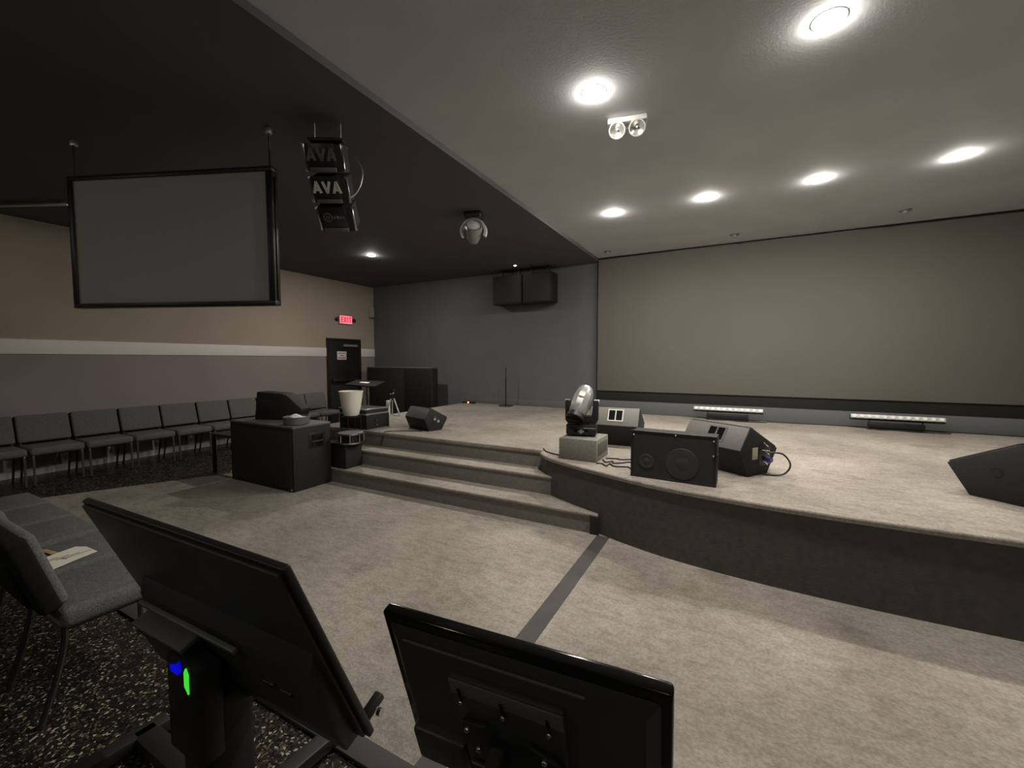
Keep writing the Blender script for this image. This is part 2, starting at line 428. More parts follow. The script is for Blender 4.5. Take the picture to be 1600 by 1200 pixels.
# unseen dim lamps added as fill for the hanging screen and monitor backs
fl = None
for k, (x, y) in enumerate(((-6.2, -2.2), (-2.6, -2.2), (1.0, -2.2), (4.6, -2.2))):
    zc_ = ZL if x < XS else ZR
    if fl is None:
        fl = thing('fill_light', 'x', 'ceiling light', (x, y, zc_), 0, 'dim fill lights added behind the viewer')
        MB().lathe([(.10, 0), (.125, 0), (.125, -.004), (.10, -.004), (.10, 0)], n=32).build('trim_ring', white_pl, fl)
        MB().lathe([(.10, -.002), (.098, -.02), (.07, -.045), (.03, -.055), (0, -.057)], n=24).build('diffuser', fill_m, fl)
        o = fl
    else:
        o = copy_tree(fl); o.location = (x, y, zc_)
    o['label'] = 'dim round fill light added behind the viewer, %s from the left wall' % ('first', 'second', 'third', 'fourth')[k]
pl = thing('pin_light', 'tiny lit lamp just above the black flown speaker boxes', 'ceiling light', (-3.874, 7.38, ZL))
MB().lathe([(.03, -.001), (.045, -.001), (.045, -.008), (.03, -.008)], n=20).build('trim_ring', dmetal, pl)
MB().lathe([(.03, -.004), (.022, -.014), (0, -.018)], n=16).build('bulb', pin_m, pl)
for i, (x, y) in enumerate(((-2.05, 7.42), (-.075, 7.33), (1.85, 7.18))):
    o = thing('eyeball_spot', ['small unlit spot above the left end of the big screen', 'small unlit spot above the middle left of the big screen', 'small unlit spot above the right part of the big screen'][i], 'spot lamp', (x, y, ZR), 0, 'unlit spots above the big screen')
    MB().lathe([(.03, 0), (.065, 0), (.065, -.01), (.05, -.018), (.03, -.018)], n=24).build('trim_ring', grey_logo, o)
    MB().ball((0, 0, -.012), .038).build('eyeball', silver, o)
# emergency twin head lamp on the ceiling
em = thing('emergency_lamp', 'white twin-head emergency lamp, unlit, on the ceiling over the stage front', 'emergency lamp', (-.815, 3.47, ZR), R(12))
MB().b2((-.15, -.06, -.045), (.15, .06, 0), .012).build('housing', em_grey, em)
for s in (-1, 1):
    c = Vector((s * .075, -.035, -.085)); d = Vector((0.05 * s, -.72, -.70)).normalized()
    q = d.to_track_quat('Z', 'Y').to_matrix().to_4x4()
    h = MB().lathe([(0, -.05), (.035, -.048), (.058, -.015), (.064, .012), (.064, .02), (.055, .02)], c, 28, q).cyl((s * .075, 0, -.03), c - d * .03, .02).build('lamp_head', em_grey, em)
    MB().lathe([(.056, .018), (.04, .004), (.012, -.012), (0, -.013)], c, 24, q).build('reflector', reflector, h)
    MB().ball(c + d * .0, .008).build('bulb', lens_m, h)
# ceiling moving head
cm = thing('ceiling_moving_light', 'grey moving-head lamp hung from the ceiling by a pale curved yoke', 'stage light', (-2.98, 4.55, ZL), R(20))
MB().b2((-.11, -.09, -.07), (.11, .09, 0), .015).build('base', dmetal, cm)
arc = [(0.155 * math.cos(a), 0, -.23 + .145 * math.sin(a)) for a in [R(-25 + k * 230 / 20) for k in range(21)]]
ym = MB()
for a, b in zip(arc, arc[1:]):
    a_, b_ = Vector(a), Vector(b); d_ = b_ - a_
    ym.box((a_ + b_) / 2, (d_.length * 1.15, .07, .03), (0, -math.atan2(d_.z, d_.x), 0))
ym.build('yoke', white_pl, cm)
hd = MB(Matrix.Translation((0, 0, -.25)) @ Euler((R(60), 0, R(15))).to_matrix().to_4x4()).lathe([(0, -.14), (.06, -.13), (.09, -.05), (.105, .08), (.105, .14), (.085, .14), (.08, .12), (0, .12)], n=28).build('head', silver, cm)
MB(Matrix.Translation((0, 0, -.25)) @ Euler((R(60), 0, R(15))).to_matrix().to_4x4()).lathe([(.08, .122), (.05, .135), (0, .14)], n=24).build('lens', lens_m, hd)
# pale bar on the ceiling at far left
cb = thing('ceiling_bar', 'thin pale metal bar under the dark ceiling at the left edge', 'metal bar', (-7.4, 1.76, ZL), R(25))
MB().b2((-.5, -.02, -.05), (.5, .02, -.022), .005).build('bar', alu, cb)
MB().cyl((-.4, 0, -.03), (-.4, 0, 0), .012).build('hanger', dmetal, cb)
MB().cyl((.4, 0, -.03), (.4, 0, 0), .012).build('hanger', dmetal, cb)

# flown black speaker pair by the back wall
for i, (x0, x1, lab) in enumerate(((-4.50, -3.83, 'left of two flown black speaker boxes under the ceiling by the back wall'), (-3.81, -3.18, 'right of two flown black speaker boxes under the ceiling by the back wall'))):
    o = thing('flown_speaker', lab, 'speaker', ((x0 + x1) / 2, 7.6, 2.68), 0, 'flown black speaker pair')
    ww = (x1 - x0) / 2
    MB().b2((-ww, -.02, 0), (ww, .30, .58), .012).build('cabinet', black_cab, o)
    MB().b2((-ww + .02, -.035, .02), (ww - .02, -.018, .56), .006).build('grille', grille_m, o)
    for s in (-1, 1): MB().b2((s * ww * .6 - .012, .12, .58), (s * ww * .6 + .012, .16, ZL - 2.68), .002).build('hanging_strap', dmetal, o)

# hanging line array with AVA lettering
T = Vector((-2.92, 2.24, 3.20)); ang = R(17)
la = thing('line_array_speaker', 'short hanging array of three black speaker boxes lettered AVA with silver rails', 'speaker', (-2.85, 2.28, ZL), R(30))
LW, LH = .27, .212
z = -.165; y = -.02; tilt = 0.0
def letters_AVA(m, cx, cz, h, t, yy):
    def st(x0, z0, x1, z1):
        L = math.hypot(x1 - x0, z1 - z0)
        m.box(((x0 + x1) / 2, yy, (z0 + z1) / 2), (L + t * .5, .004, t), (0, -math.atan2(z1 - z0, x1 - x0), 0))
    w_ = h * .62; g = h * 1.02
    for k, ch in enumerate('AVA'):
        x = cx + (k - 1) * g
        if ch == 'A': st(x - w_ * .55, cz - h / 2, x, cz + h / 2); st(x, cz + h / 2, x + w_ * .55, cz - h / 2); st(x - w_ * .3, cz - h * .22, x + w_ * .1, cz - h * .22)
        else: st(x - w_ * .55, cz + h / 2, x, cz - h / 2); st(x, cz - h / 2, x + w_ * .55, cz + h / 2)
P = Vector((0, 0, -.17))
for i in range(3):
    a = R(22 + 8 * i)
    Mx = Matrix.Translation(P) @ Euler((a, 0, 0)).to_matrix().to_4x4()
    bx = MB(Mx).prism([(-LW / 2, -.10, -LH + .006), (LW / 2, -.10, -LH + .006), (LW / 2, .07, -LH + .02), (-LW / 2, .07, -LH + .02)], (0, 0, LH - .012 - .012), .006).build('speaker_box', black_cab, la)
    MB(Mx).b2((-LW / 2 + .02, -.112, -LH + .045), (LW / 2 - .05, -.099, -.012), .004).build('grille', dmetal, bx)
    MB(Mx).b2((-LW / 2 + .02, -.116, -LH + .008), (LW / 2 - .05, -.099, -LH + .038), .004).build('lip', grey_cab, bx)
    if i < 2:
        m = MB(Mx); letters_AVA(m, -.015, -.088, .075, .019, -.114); m.build('lettering', gold_logo if i == 1 else grey_logo, bx, smooth=False)
    else:
        m = MB(Mx); m.tube([(-.06 + .032 * math.cos(k * R(18)), -.113, -.088 + .032 * math.sin(k * R(18))) for k in range(20)], .004, 6, True); m.tube([(-.06 + .012 * math.cos(k * R(36)), -.113, -.088 + .012 * math.sin(k * R(36))) for k in range(10)], .004, 6, True)
        m.build('round_emblem', grey_logo, bx)
        m = MB(Mx)
        for k in range(4): m.b2((-.015 + k * .024, -.114, -.10), (.001 + k * .024, -.111, -.076))
        m.build('lettering', grey_logo, bx, smooth=False)
    for s in (-1, 1):
        xx = s * (LW / 2 + .006)
        m = MB(Mx).b2((xx - .008, -.10, -LH + .02), (xx + .008, -.075, -.02), .003)
        m.cyl((xx - .012, -.085, -.02), (xx + .012, -.085, -.02), .014, n=12).cyl((xx - .012, -.085, -LH + .02), (xx + .012, -.085, -LH + .02), .014, n=12)
        m.build('side_rail', chrome, bx)
    P = P + Vector((0, math.sin(a) * LH, -math.cos(a) * LH))
MB().b2((-LW / 2, -.03, -.165), (LW / 2, .10, -.145), .004).build('fly_frame', dmetal, la)
for s in (-1, 1): MB().tube([(s * .1, .03, -.15), (s * .1, .03, 0)], .006, 6).build('chain', alu, la)
MB().tube(bez([(.16, .06, -.56), (.20, .07, -.52), (.235, .08, -.44), (.24, .1, -.33), (.18, .12, -.22)], 8), .006, 6).build('loose_cable', alu, la)

# hanging side screen
ss = thing('hanging_screen', 'grey projection screen in a black frame hanging before the tan wall', 'screen', (-4.155, 1.795, 0), math.atan2(.372, .928))
SW, z0, z1 = 1.848, 1.99, 3.085
MB().b2((-SW / 2 + .03, -.012, z0 + .035), (SW / 2 - .045, .02, z1 - .03)).build('screen_surface', side_scr, ss, smooth=False)
for a, b in (((-SW / 2, -.03, z0), (SW / 2, .04, z0 + .038)), ((-SW / 2, -.03, z1 - .035), (SW / 2, .04, z1)), ((-SW / 2, -.03, z0 + .038), (-SW / 2 + .04, .04, z1 - .035)), ((SW / 2 - .055, -.03, z0 + .038), (SW / 2, .04, z1 - .035))):
    MB().b2(a, b, .004).build('frame_bar', black_pl, ss)
MB().b2((SW / 2, -.005, z0 + .05), (SW / 2 + .012, .02, z1 - .08), .003).build('side_rail', dmetal, ss)
for s in (-1, 1): MB().tube([(s * (SW / 2 - .04), .01, z1 - .01), (s * (SW / 2 - .04), .01, ZL)], .008, 6).build('hanging_cable', dmetal, ss)
for s in (-1, 1): MB().b2((s * (SW / 2 - .04) - .02, -.01, ZL - .05), (s * (SW / 2 - .04) + .02, .03, ZL), .004).build('ceiling_hook', alu, ss)

# big screen on the back wall
bs = thing('stage_screen', 'very wide taupe screen filling the back wall of the stage', 'screen', (CX, YB, 0))
x0, x1 = -2.33 - CX, 4.13 - CX
MB().b2((x0, -.13, .965), (x1, 0, 3.42), .004).build('screen_panel', scr_m, bs)
MB().b2((x0, -.10, .785), (x1, 0, .966)).build('lower_border', black_paint, bs, smooth=False)
MB().b2((x0 - .02, -.12, .785), (x0, 0, 3.42), .003).build('side_edge', dmetal, bs)
MB().b2((x0, -.12, 3.42), (x1, 0, 3.44), .003).build('top_edge', dmetal, bs)

# ------------------------------------------------------------------ stage gear
def profile(sx=1.0, sz=1.0): return [(0, 0), (.27 * sx, 0), (.405 * sx, .21 * sz), (.03 * sx, .413 * sz), (-.092 * sx, .222 * sz)]
def wedge(label, loc, ang, W, side, sx=1.0, sz=1.0, panel_mat=None, handle=True, plugs=False, hole=False, pale_frame=False, front=None):
    """floor monitor: local y runs from its low front to its tip, local x along its length; side=+1 length runs to -x from origin"""
    o = thing('wedge_monitor', label, 'stage monitor', loc, ang - R(90), 'wedge monitors on the stage')
    p = profile(sx, sz); xs = (-W, 0) if side > 0 else (0, W)
    MB().prism([(xs[0], y_, z_) for y_, z_ in p], (W, 0, 0), .006).build('cabinet', front or black_cab, o)
    A = Vector((0, p[3][0], p[3][1])); E_ = Vector((0, p[4][0], p[4][1])); B_ = Vector((0, p[2][0], p[2][1]))
    def plane(Pa, Pb):
        t = (Pb - Pa); L = t.length; t.normalize(); n = Vector((1, 0, 0)).cross(t)
        if n.z < 0: n = -n
        return t, n, L
    xm = (xs[0] + xs[1]) / 2
    # upper back panel (E to A)
    t, n, L = plane(E_, A)
    M = Matrix((( 1, t.x, n.x, xm), (0, t.y, n.y, E_.y), (0, t.z, n.z, E_.z), (0, 0, 0, 1)))
    MB(M).b2((-W / 2 + .006, .006, -.004), (W / 2 - .006, L - .006, .004), .003).build('back_panel', panel_mat or grey_cab, o)
    if handle:
        hc = .02
        fr = MB(M)
        hw, h0, h1 = .075, L * .30, L * .82
        for a, b in (((hc - hw - .012, h0 - .012, .003), (hc + hw + .012, h0, .009)), ((hc - hw - .012, h1, .003), (hc + hw + .012, h1 + .012, .009)),
                     ((hc - hw - .012, h0, .003), (hc - hw, h1, .009)), ((hc + hw, h0, .003), (hc + hw + .012, h1, .009)), ((hc - .006, h0, .003), (hc + .006, h1, .008))): fr.b2(a, b)
        h = fr.build('handle_frame', white_pl if pale_frame else grey_cab, o, smooth=False)
        for s in (-1, 1): MB(M).b2((hc + s * hw - (0 if s < 0 else hw - .007), h0 + .001, .0035), (hc + s * hw + (hw - .007 if s < 0 else 0), h1 - .001, .0045)).build('handle_cup', gloss_black, h, smooth=False)
    # grille (A to B)
    t, n, L = plane(A, B_)
    M2 = Matrix(((1, t.x, n.x, xm), (0, t.y, n.y, A.y), (0, t.z, n.z, A.z), (0, 0, 0, 1)))
    MB(M2).b2((-W / 2 + .01, .012, -.004), (W / 2 - .01, L - .012, .012), .005).build('grille', grille_m, o)
    # connectors on the end at x=0
    if plugs:
        e = MB().b2((-.002, .06, .14), (.004, .13, .24), .002).build('label_plate', yel_plate, o)
        MB().b2((-.002, .15, .08), (.004, .30, .27), .002).build('connector_plate', dmetal, o)
        for yy, zz in ((.17, .255), (.17, .10)): MB().box((.008, yy + .06, zz), (.008, .07, .010), (R(-35), 0, 0), .002).build('bracket', chrome, o)
        MB().cyl((.0, .20, .20), (.05, .20, .20), .018).build('plug', chrome, o)
        MB().cyl((.0, .24, .13), (.055, .24, .13), .02).build('plug', blue_plug, o)
        MB().tube(bez([(.05, .20, .20), (.12, .28, .19), (.15, .34, .10), (.12, .30, .02), (.03, .20, .007), (-.2, .12, .007)], 8), .007, 8).build('plug_cable', cable_m, o)
    if hole:
        MB().cyl((-.006 if side < 0 else 0, .14, .20), (.004 if side > 0 else .0, .14, .20), .03, n=20).build('port', gloss_black, o)
        MB().lathe([(.028, 0), (.036, 0), (.036, .005), (.028, .005)], (-.004, .14, .20), 20, Euler((0, R(90), 0)).to_matrix().to_4x4()).build('port_ring', dmetal, o)
    return o
wedge('charcoal wedge monitor with a dark handle window and cable loop behind the upright speaker', (.105, 3.948, S), R(55), .60, 1, plugs=True)
wedge('black wedge monitor cut off by the right edge, seen end on', (1.506 + .2, 4.0, S), R(136), .62, -1, panel_mat=black_cab, handle=False, hole=True)
wedge('small wedge monitor alone on the left part of the stage', (-3.66, 4.46, S), R(73), .50, 1, .76, .76, handle=False)
wedge('wedge monitor with pale framed handle window, behind the moving-head lamp', (-.93, 4.76, S), R(93), .56, 1, 1.0, 1.05, panel_mat=mat('pale_worn_panel', (0.20, 0.19, 0.175), 0.6, bump=(200, .3)), pale_frame=True)
# connector on the small wedge's end
o = bpy.data.objects['wedge_monitor.002']
MB().b2((-.002, .06, .10), (.005, .17, .20), .003).build('connector_plate', dmetal, o)
MB().b2((.004, .07, .145), (.012, .105, .19), .002).build('chrome_socket', chrome, o)
MB().b2((.004, .125, .11), (.012, .165, .155), .002).build('chrome_socket', chrome, o)

# upright PA speaker with two drivers
pa = thing('pa_speaker', 'black speaker on its side with two round drivers behind the grille, at the stage edge', 'speaker', (-.757, 3.55, S), R(-3))
PW, PH, PD = .645, .388, .17
MB().b2((0, .012, 0), (PW, PD, PH), .008).build('cabinet', black_cab, pa)
MB().b2((-.004, -.006, -.0), (PW + .004, .014, .016), .004).b2((-.004, -.006, PH - .014), (PW + .004, .018, PH + .003), .004).b2((-.004, -.006, .016), (.014, .014, PH - .014), .004).b2((PW - .014, -.006, .016), (PW + .004, .014, PH - .014), .004).build('front_frame', black_pl, pa)
MB().b2((.014, -.002, .016), (PW - .014, .013, PH - .014)).build('front_grille', mat('pa_grille', (.022, .022, .021), .45, noise=(300, .5), bump=(500, .5)), pa, smooth=False)
RX = Euler((R(90), 0, 0)).to_matrix().to_4x4()
for cx, r, nm in ((.40, .125, 'woofer'), (.125, .062, 'tweeter_horn')):
    d = MB().lathe([(r, 0), (r * .98, .004), (r * .9, .0035), (r * .82, .006), (r * .45, .002), (r * .42, .002), (r * .3, .006), (0, .008)], (cx, -.002, .15 if nm == 'woofer' else .14), 36, RX).build(nm, mat('driver_cone', (.045, .045, .044), .5), pa)
for x_, z_ in ((.02, PH - .035), (PW - .02, PH - .035), (PW - .02, .24), (.35, PH - .012)): MB().ball((x_, -.006, z_), .008, n=10).build('screw', chrome, pa)
MB().b2((PW - .001, .06, .17), (PW + .006, .14, .24), .004).build('side_plate', dmetal, pa)

# small grey box with moving head lamp
sb = thing('grey_box', 'grey carpeted box under the moving-head lamp at the stage edge', 'box', (-1.335, 4.045, S), R(0))
MB().b2((-.19, -.205, 0), (.19, .205, .21), .008).build('box_body', riser_carpet, sb)
MB().b2((.188, -.16, .05), (.193, .16, .17), .004).build('side_panel', bface, sb)
mh = thing('moving_head_lamp', 'silver and black moving-head lamp standing on the grey box, pointing down', 'stage light', (-1.37, 4.08, S + .21), R(14))
MB().b2((-.15, -.11, .012), (.15, .11, .095), .02, 3).build('base', black_pl, mh)
for sx in (-1, 1):
    for sy in (-1, 1): MB().cyl((sx * .12, sy * .08, 0), (sx * .12, sy * .08, .02), .02, n=12).build('rubber_foot', cable_m, mh)
MB().b2((-.07, -.114, .03), (.07, -.108, .08), .002).build('display_panel', gloss_black, mh)
MB().b2((-.012, -.118, .035), (.012, -.112, .075), .002).b2((-.03, -.118, .047), (.03, -.112, .063), .002).build('button_pad', alu, mh)
MB().b2((-.15, -.10, .09), (.15, .08, .115), .006).build('chrome_trim', dmetal, mh)
MB().cyl((0, 0, .10), (0, 0, .13), .07, n=24).build('pan_joint', dmetal, mh)
yk = [( -.165, .36), (-.165, .16), (-.14, .125), (.14, .125), (.165, .16), (.165, .36), (.115, .36), (.105, .19), (-.105, .19), (-.115, .36)]
MB().prism([(x_, -.055, z_) for x_, z_ in yk], (0, .11, 0), .008).build('yoke', black_pl, mh)
for s in (-1, 1): MB().cyl((s * .12, 0, .335), (s * .17, 0, .335), .03, n=20).build('tilt_joint', silver, mh)
HM = Matrix.Translation((-.005, 0, .345)) @ Euler((R(-34), 0, R(0))).to_matrix().to_4x4() @ Euler((0, R(16), 0)).to_matrix().to_4x4()
hd = MB(HM).lathe([(.085, -.15), (.092, -.13), (.1, -.06), (.098, .05), (.085, .12), (.06, .165), (.045, .17), (0, .17)], n=10).build('head', silver, mh, smooth=True)
MB(HM).lathe([(.085, -.15), (.093, -.20), (.085, -.21), (.078, -.195), (0, -.19)], n=28).build('lens_hood', black_pl, hd)
MB(HM).b2((-.05, .02, .10), (.05, .085, .16), .012).build('heat_sink', silver, hd)
MB(HM).b2((-.03, -.108, .0), (.03, -.096, .02), .003).build('vent', white_pl, hd)

# LED bars at the foot of the ledge
for i, (xc, lab) in enumerate(((-.105, 'white LED bar lying at the foot of the screen, the one nearer the moving-head lamp'), (1.96, 'LED bar with a row of dots at the foot of the screen, on the right'))):
    o = thing('led_bar', lab, 'LED bar', (xc, 7.55, S), 0, 'LED bars before the ledge')
    MB().box((0, 0, .165), (1.0, .06, .07), (R(-25), 0, 0), .006).build('housing', dmetal, o)
    for s in (-1, 1): MB().b2((s * .28 - .02, -.06, 0), (s * .28 + .02, .06, .012), .003).b2((s * .28 - .004, -.02, .01), (s * .28 + .004, .02, .14), .002).build('bracket', black_pl, o)
    MB().b2((-.3, -.05, .04), (.3, .03, .10), .01).build('power_box', black_pl, o)
    MB().box((0, -.032, .182), (.99, .010, .058), (R(-25), 0, 0), .003).build('cover_strip', mat('bar_cover', (.50, .50, .49), .3), o)
    for k in range(12): MB().cyl((-.455 + k * .0827, -.034, .183), (-.455 + k * .0827, -.044, .188), .024, n=14).build('lens', lens_m, o)
    MB().tube(bez([(-.35, -.02, .03), (-.2, -.07, .008), (.0, -.05, .01), (.2, -.09, .008), (.55, -.03, .008)], 8), .006, 6).build('power_cable', cable_m, o)

# mic stand, power strip
ms = thing('mic_stand', 'straight black microphone stand on a round base by the dark back wall', 'mic stand', (-4.258, 7.70, S))
MB().lathe([(0, 0), (.15, 0), (.155, .006), (.15, .016), (.05, .028), (.02, .04), (0, .04)], n=32).build('round_base', dmetal, ms)
MB().cyl((0, 0, .03), (0, 0, .55), .012).build('lower_tube', black_pl, ms)
MB().cyl((0, 0, .55), (0, 0, .82), .008).build('upper_tube', black_pl, ms)
MB().cyl((0, 0, .52), (0, 0, .58), .016).build('clutch', black_pl, ms)
ps = thing('power_strip', 'small black power strip with a glowing red light by the back wall', 'power strip', (-5.25, 7.78, S), R(8))
MB().b2((-.16, -.025, 0), (.16, .025, .04), .006).build('body', black_pl, ps)
MB().ball((.0, -.028, .028), .014, n=12).build('red_lamp', red_led, ps)

# cables on the stage
def cable(pts, label, r=.006):
    o = MB().tube(bez(pts, 8), r, 8).build('cable', cable_m)
    return tag(o, label, 'cable', 'cables on the stage')
zc = S + .007
cable([(-1.55, 3.95, zc), (-1.68, 4.0, zc), (-1.76, 4.06, zc), (-1.83, 4.16, zc)], 'thin black cable leaving the grey box along the stage edge')
rnd = random.Random(3)
for k, lab in enumerate(('tangled black cable between grey box and upright speaker, looping nearest the edge', 'tangled black cable between grey box and upright speaker, farther from the edge', 'black cable running from the tangle under the upright speaker')):
    pts = []
    for j in range(9):
        pts.append((-1.12 + j * .045 + rnd.uniform(-.03, .03), 3.80 + k * .14 + rnd.uniform(-.06, .06), zc))
    cable(pts, lab)
cable([(-3.75, 4.42, zc), (-3.95, 4.33, zc), (-4.1, 4.22, zc), (-4.14, 4.125, zc + .001), (-4.155, 4.105, S - .06), (-4.17, 4.10, S - .12), (-4.18, 4.10, S - .17)], 'black cable from the small wedge monitor over the stage edge')
cable([(.45, 7.62, zc), (1.0, 7.67, zc), (1.4, 7.68, zc), (2.4, 7.69, zc), (3.2, 7.67, zc), (4.0, 7.68, zc)], 'pale-edged cable along the foot of the ledge')

# floor tape
tp = MB().b2((-1.035, 1.15, .0115), (-.925, 3.52, .0145)).build('floor_tape', tape_m, smooth=False)
tag(tp, 'long dark tape strip across the taupe carpet to the step end', 'tape')
MB().b2((-1.10, 3.516, .013), (-1.02, 3.524, .175)).build('riser_tape', tape_b, tp, smooth=False)

# ------------------------------------------------------------------ left cluster
sub = thing('subwoofer', 'large black double subwoofer cabinet standing at the foot of the steps', 'speaker', (-5.095, 3.272, .012))
MB().b2((-.635, -.255, 0), (.635, .255, .745), .010).build('cabinet', black_cab, sub)
MB().b2((-.638, -.258, .74), (.638, .258, .766), .008).build('top_plate', grey_cab, sub)
MB().b2((-.60, -.262, .04), (.60, -.252, .70), .004).build('front_grille', grille_m, sub)
h = MB().b2((.632, -.05, .48), (.642, .16, .66), .004).build('handle_plate', black_pl, sub)
MB().b2((.640, -.02, .50), (.645, .13, .64), .003).build('handle_cup', gloss_black, h)
MB().cyl((.648, -.02, .555), (.648, .13, .555), .010, n=12).build('handle_bar', dmetal, h)
MB().ball((.60, -.262, .03), .012, n=10).build('corner_screw', chrome, sub)
# wedge on the subwoofer
wm = thing('wedge_monitor', 'black wedge monitor resting on top of the double subwoofer', 'stage monitor', (-5.24, 3.33, .778), R(22), 'wedge monitors on the stage')
pf = [(-.27, 0), (.30, 0), (.38, .12), (.13, .335), (-.23, .36)]
MB().prism([(x_, -.05, z_) for x_, z_ in pf], (0, .22, 0), .012).build('cabinet', black_cab, wm)
a, b = Vector((.38, 0, .12)), Vector((.13, 0, .335)); t = (b - a).normalized(); n = Vector((-t.z, 0, t.x)); n = n if n.z > 0 else -n
Mw = Matrix(((t.x, 0, n.x, a.x), (0, 1, 0, 0), (t.z, 0, n.z, a.z), (0, 0, 0, 1)))
MB(Mw).b2((.015, -.04, -.003), (.305, .16, .012), .005).build('grille', grille_m, wm)
MB().b2((-.20, -.056, .05), (.0, -.049, .26), .004).build('side_plate', black_pl, wm)
ds = thing('black_tub', 'round black tub with a white tissue standing on the subwoofer', 'tub', (-4.635, 3.19, .778))
MB().lathe([(0, 0), (.13, 0), (.14, .01), (.145, .085), (.15, .09), (.14, .095), (.132, .09), (.12, .03), (0, .03)], n=32).build('tub_body', grey_cab, ds)
m = MB()
g = 9
vv = [[m.bm.verts.new(((i - 4) * .022 + random.uniform(-.006, .006), (j - 4) * .02, .075 + .045 * math.exp(-((i - 3.5) ** 2 + (j - 4) ** 2) / 9) + random.uniform(0, .018))) for j in range(g)] for i in range(g)]
for i in range(g - 1):
    for j in range(g - 1): m.bm.faces.new((vv[i][j], vv[i + 1][j], vv[i + 1][j + 1], vv[i][j + 1]))
ts = m.build('tissue', mat('tissue', (.8, .79, .76), .9))
ts.location = (-4.645, 3.19, .772); tag(ts, 'crumpled white tissue in the round black tub', 'tissue')
sm = ts.modifiers.new('thick', 'SOLIDIFY'); sm.thickness = .002

# small black side table
st = thing('side_table', 'small black table with thin legs left of the subwoofer', 'table', (-6.03, 3.25, 0))
MB().b2((-.28, -.18, .52), (.28, .18, .55), .006).build('table_top', black_pl, st)
for sx in (-1, 1):
    for sy in (-1, 1): MB().b2((sx * .255 - .02, sy * .155 - .02, .0), (sx * .255 + .02, sy * .155 + .02, .52), .004).build('leg', black_pl, st)
cl = thing('metal_clamp', 'small shiny metal clamp on the floor beneath the small black table', 'clamp', (-6.0, 3.18, .012))
MB().tube(bez([(-.06, 0, .01), (-.03, .03, .012), (.03, .03, .02), (.06, 0, .012)], 6), .01, 8).build('clamp_body', chrome, cl)
MB().ball((.0, .03, .022), .022, n=12).build('knob', chrome, cl)

# black crate on lower step, drum on it, pot stand, pot
ct = thing('black_crate', 'black crate on the lower step beside the subwoofer', 'crate', (-4.40, 3.69, .19))
MB().b2((-.17, -.135, 0), (.17, .125, .30), .012).build('crate_body', black_cab, ct)
MB().b2((-.175, -.14, .285), (.175, .13, .312), .006).build('rim', black_pl, ct)
dm = thing('snare_drum', 'dark snare drum with chrome hoops lying on the black crate', 'drum', (-4.28, 3.68, .503))
MB().lathe([(0, .005), (.145, .005), (.145, .125), (0, .125)], n=36).build('shell', gloss_black, dm)
for zz in (0.0, .112): MB().lathe([(.144, zz), (.158, zz), (.158, zz + .018), (.144, zz + .018), (.144, zz)], n=36).build('hoop', chrome, dm)
MB().lathe([(0, .132), (.15, .131), (.15, .126), (0, .126)], n=36).build('drum_head', mat('drum_head', (.30, .28, .29), .5), dm)
for k in range(8):
    a = k * math.pi / 4; MB().cyl((.155 * math.cos(a), .155 * math.sin(a), .02), (.155 * math.cos(a), .155 * math.sin(a), .11), .008, n=8).build('lug', chrome, dm)
pst = thing('pot_stand', 'thin black wire stand carrying the white pot on the upper step', 'plant stand', (-4.60, 3.975, .38))
pt = []
for k in range(4):
    a = k * math.pi / 2 + .5
    MB().cyl((.135 * math.cos(a), .135 * math.sin(a), 0), (.125 * math.cos(a), .125 * math.sin(a), .40), .007, n=8).build('leg', black_pl, pst)
for zz, rr in ((.40, .117), (.14, .129)): MB().tube([(rr * math.cos(k * R(15)), rr * math.sin(k * R(15)), zz) for k in range(24)], .006, 6, True).build('ring', black_pl, pst)
MB().tube([(-.117, 0, .402), (.117, 0, .402)], .006, 6).tube([(0, -.117, .402), (0, .117, .402)], .006, 6).build('cross_bar', black_pl, pst)
po = thing('planter_pot', 'plain ivory white plastic pot on the thin wire stand', 'pot', (-4.60, 3.975, .793))
MB().lathe([(0, 0), (.088, 0), (.098, .012), (.125, .12), (.150, .30), (.158, .325), (.160, .332), (.153, .334), (.146, .315), (.12, .14), (.09, .03), (0, .03)], n=48).build('pot_body', ivory, po)

# rack case on the stage corner
rc = thing('rack_case', 'black equipment case with bright metal edges on the left stage corner', 'equipment case', (-4.78, 4.36, S), R(0))
MB().b2((-.27, -.21, 0), (.27, .21, .285), .006).build('case_body', black_cab, rc)
for zz in (.20, .27): MB().b2((.268, -.21, zz), (.278, .21, zz + .022), .003).b2((-.27, -.218, zz), (.27, -.209, zz + .022), .003).build('edge_strip', alu, rc)
for yy in (-.205, .195): MB().b2((.268, yy - .01, 0), (.28, yy + .02, .20), .003).build('corner_post', dmetal, rc)
MB().b2((.268, -.05, .09), (.277, .03, .15), .003).build('latch', dmetal, rc)
for zz in (.05, .11): MB().ball((.274, -.02, zz), .009, n=10).build('rivet', alu, rc)
# small silver tripod
tr = thing('small_tripod', 'small silver tripod with a black head behind the equipment case', 'tripod', (-5.28, 5.45, S))
for k in range(3):
    a = k * 2.094 + .3; MB().cyl((.03 * math.cos(a), .03 * math.sin(a), .30), (.14 * math.cos(a), .14 * math.sin(a), 0), .014, n=10).build('leg', alu, tr)
MB().b2((-.075, -.08, 0), (-.015, -.03, .27), .01).build('pale_leg_plate', white_pl, tr)
MB().cyl((0, 0, .27), (0, 0, .42), .014).build('column', dmetal, tr)
MB().box((.01, 0, .43), (.12, .07, .03), (0, R(-20), 0), .008).build('head_plate', black_pl, tr)
MB().cyl((-.04, 0, .37), (.05, -.02, .40), .018).build('head_joint', chrome, tr)
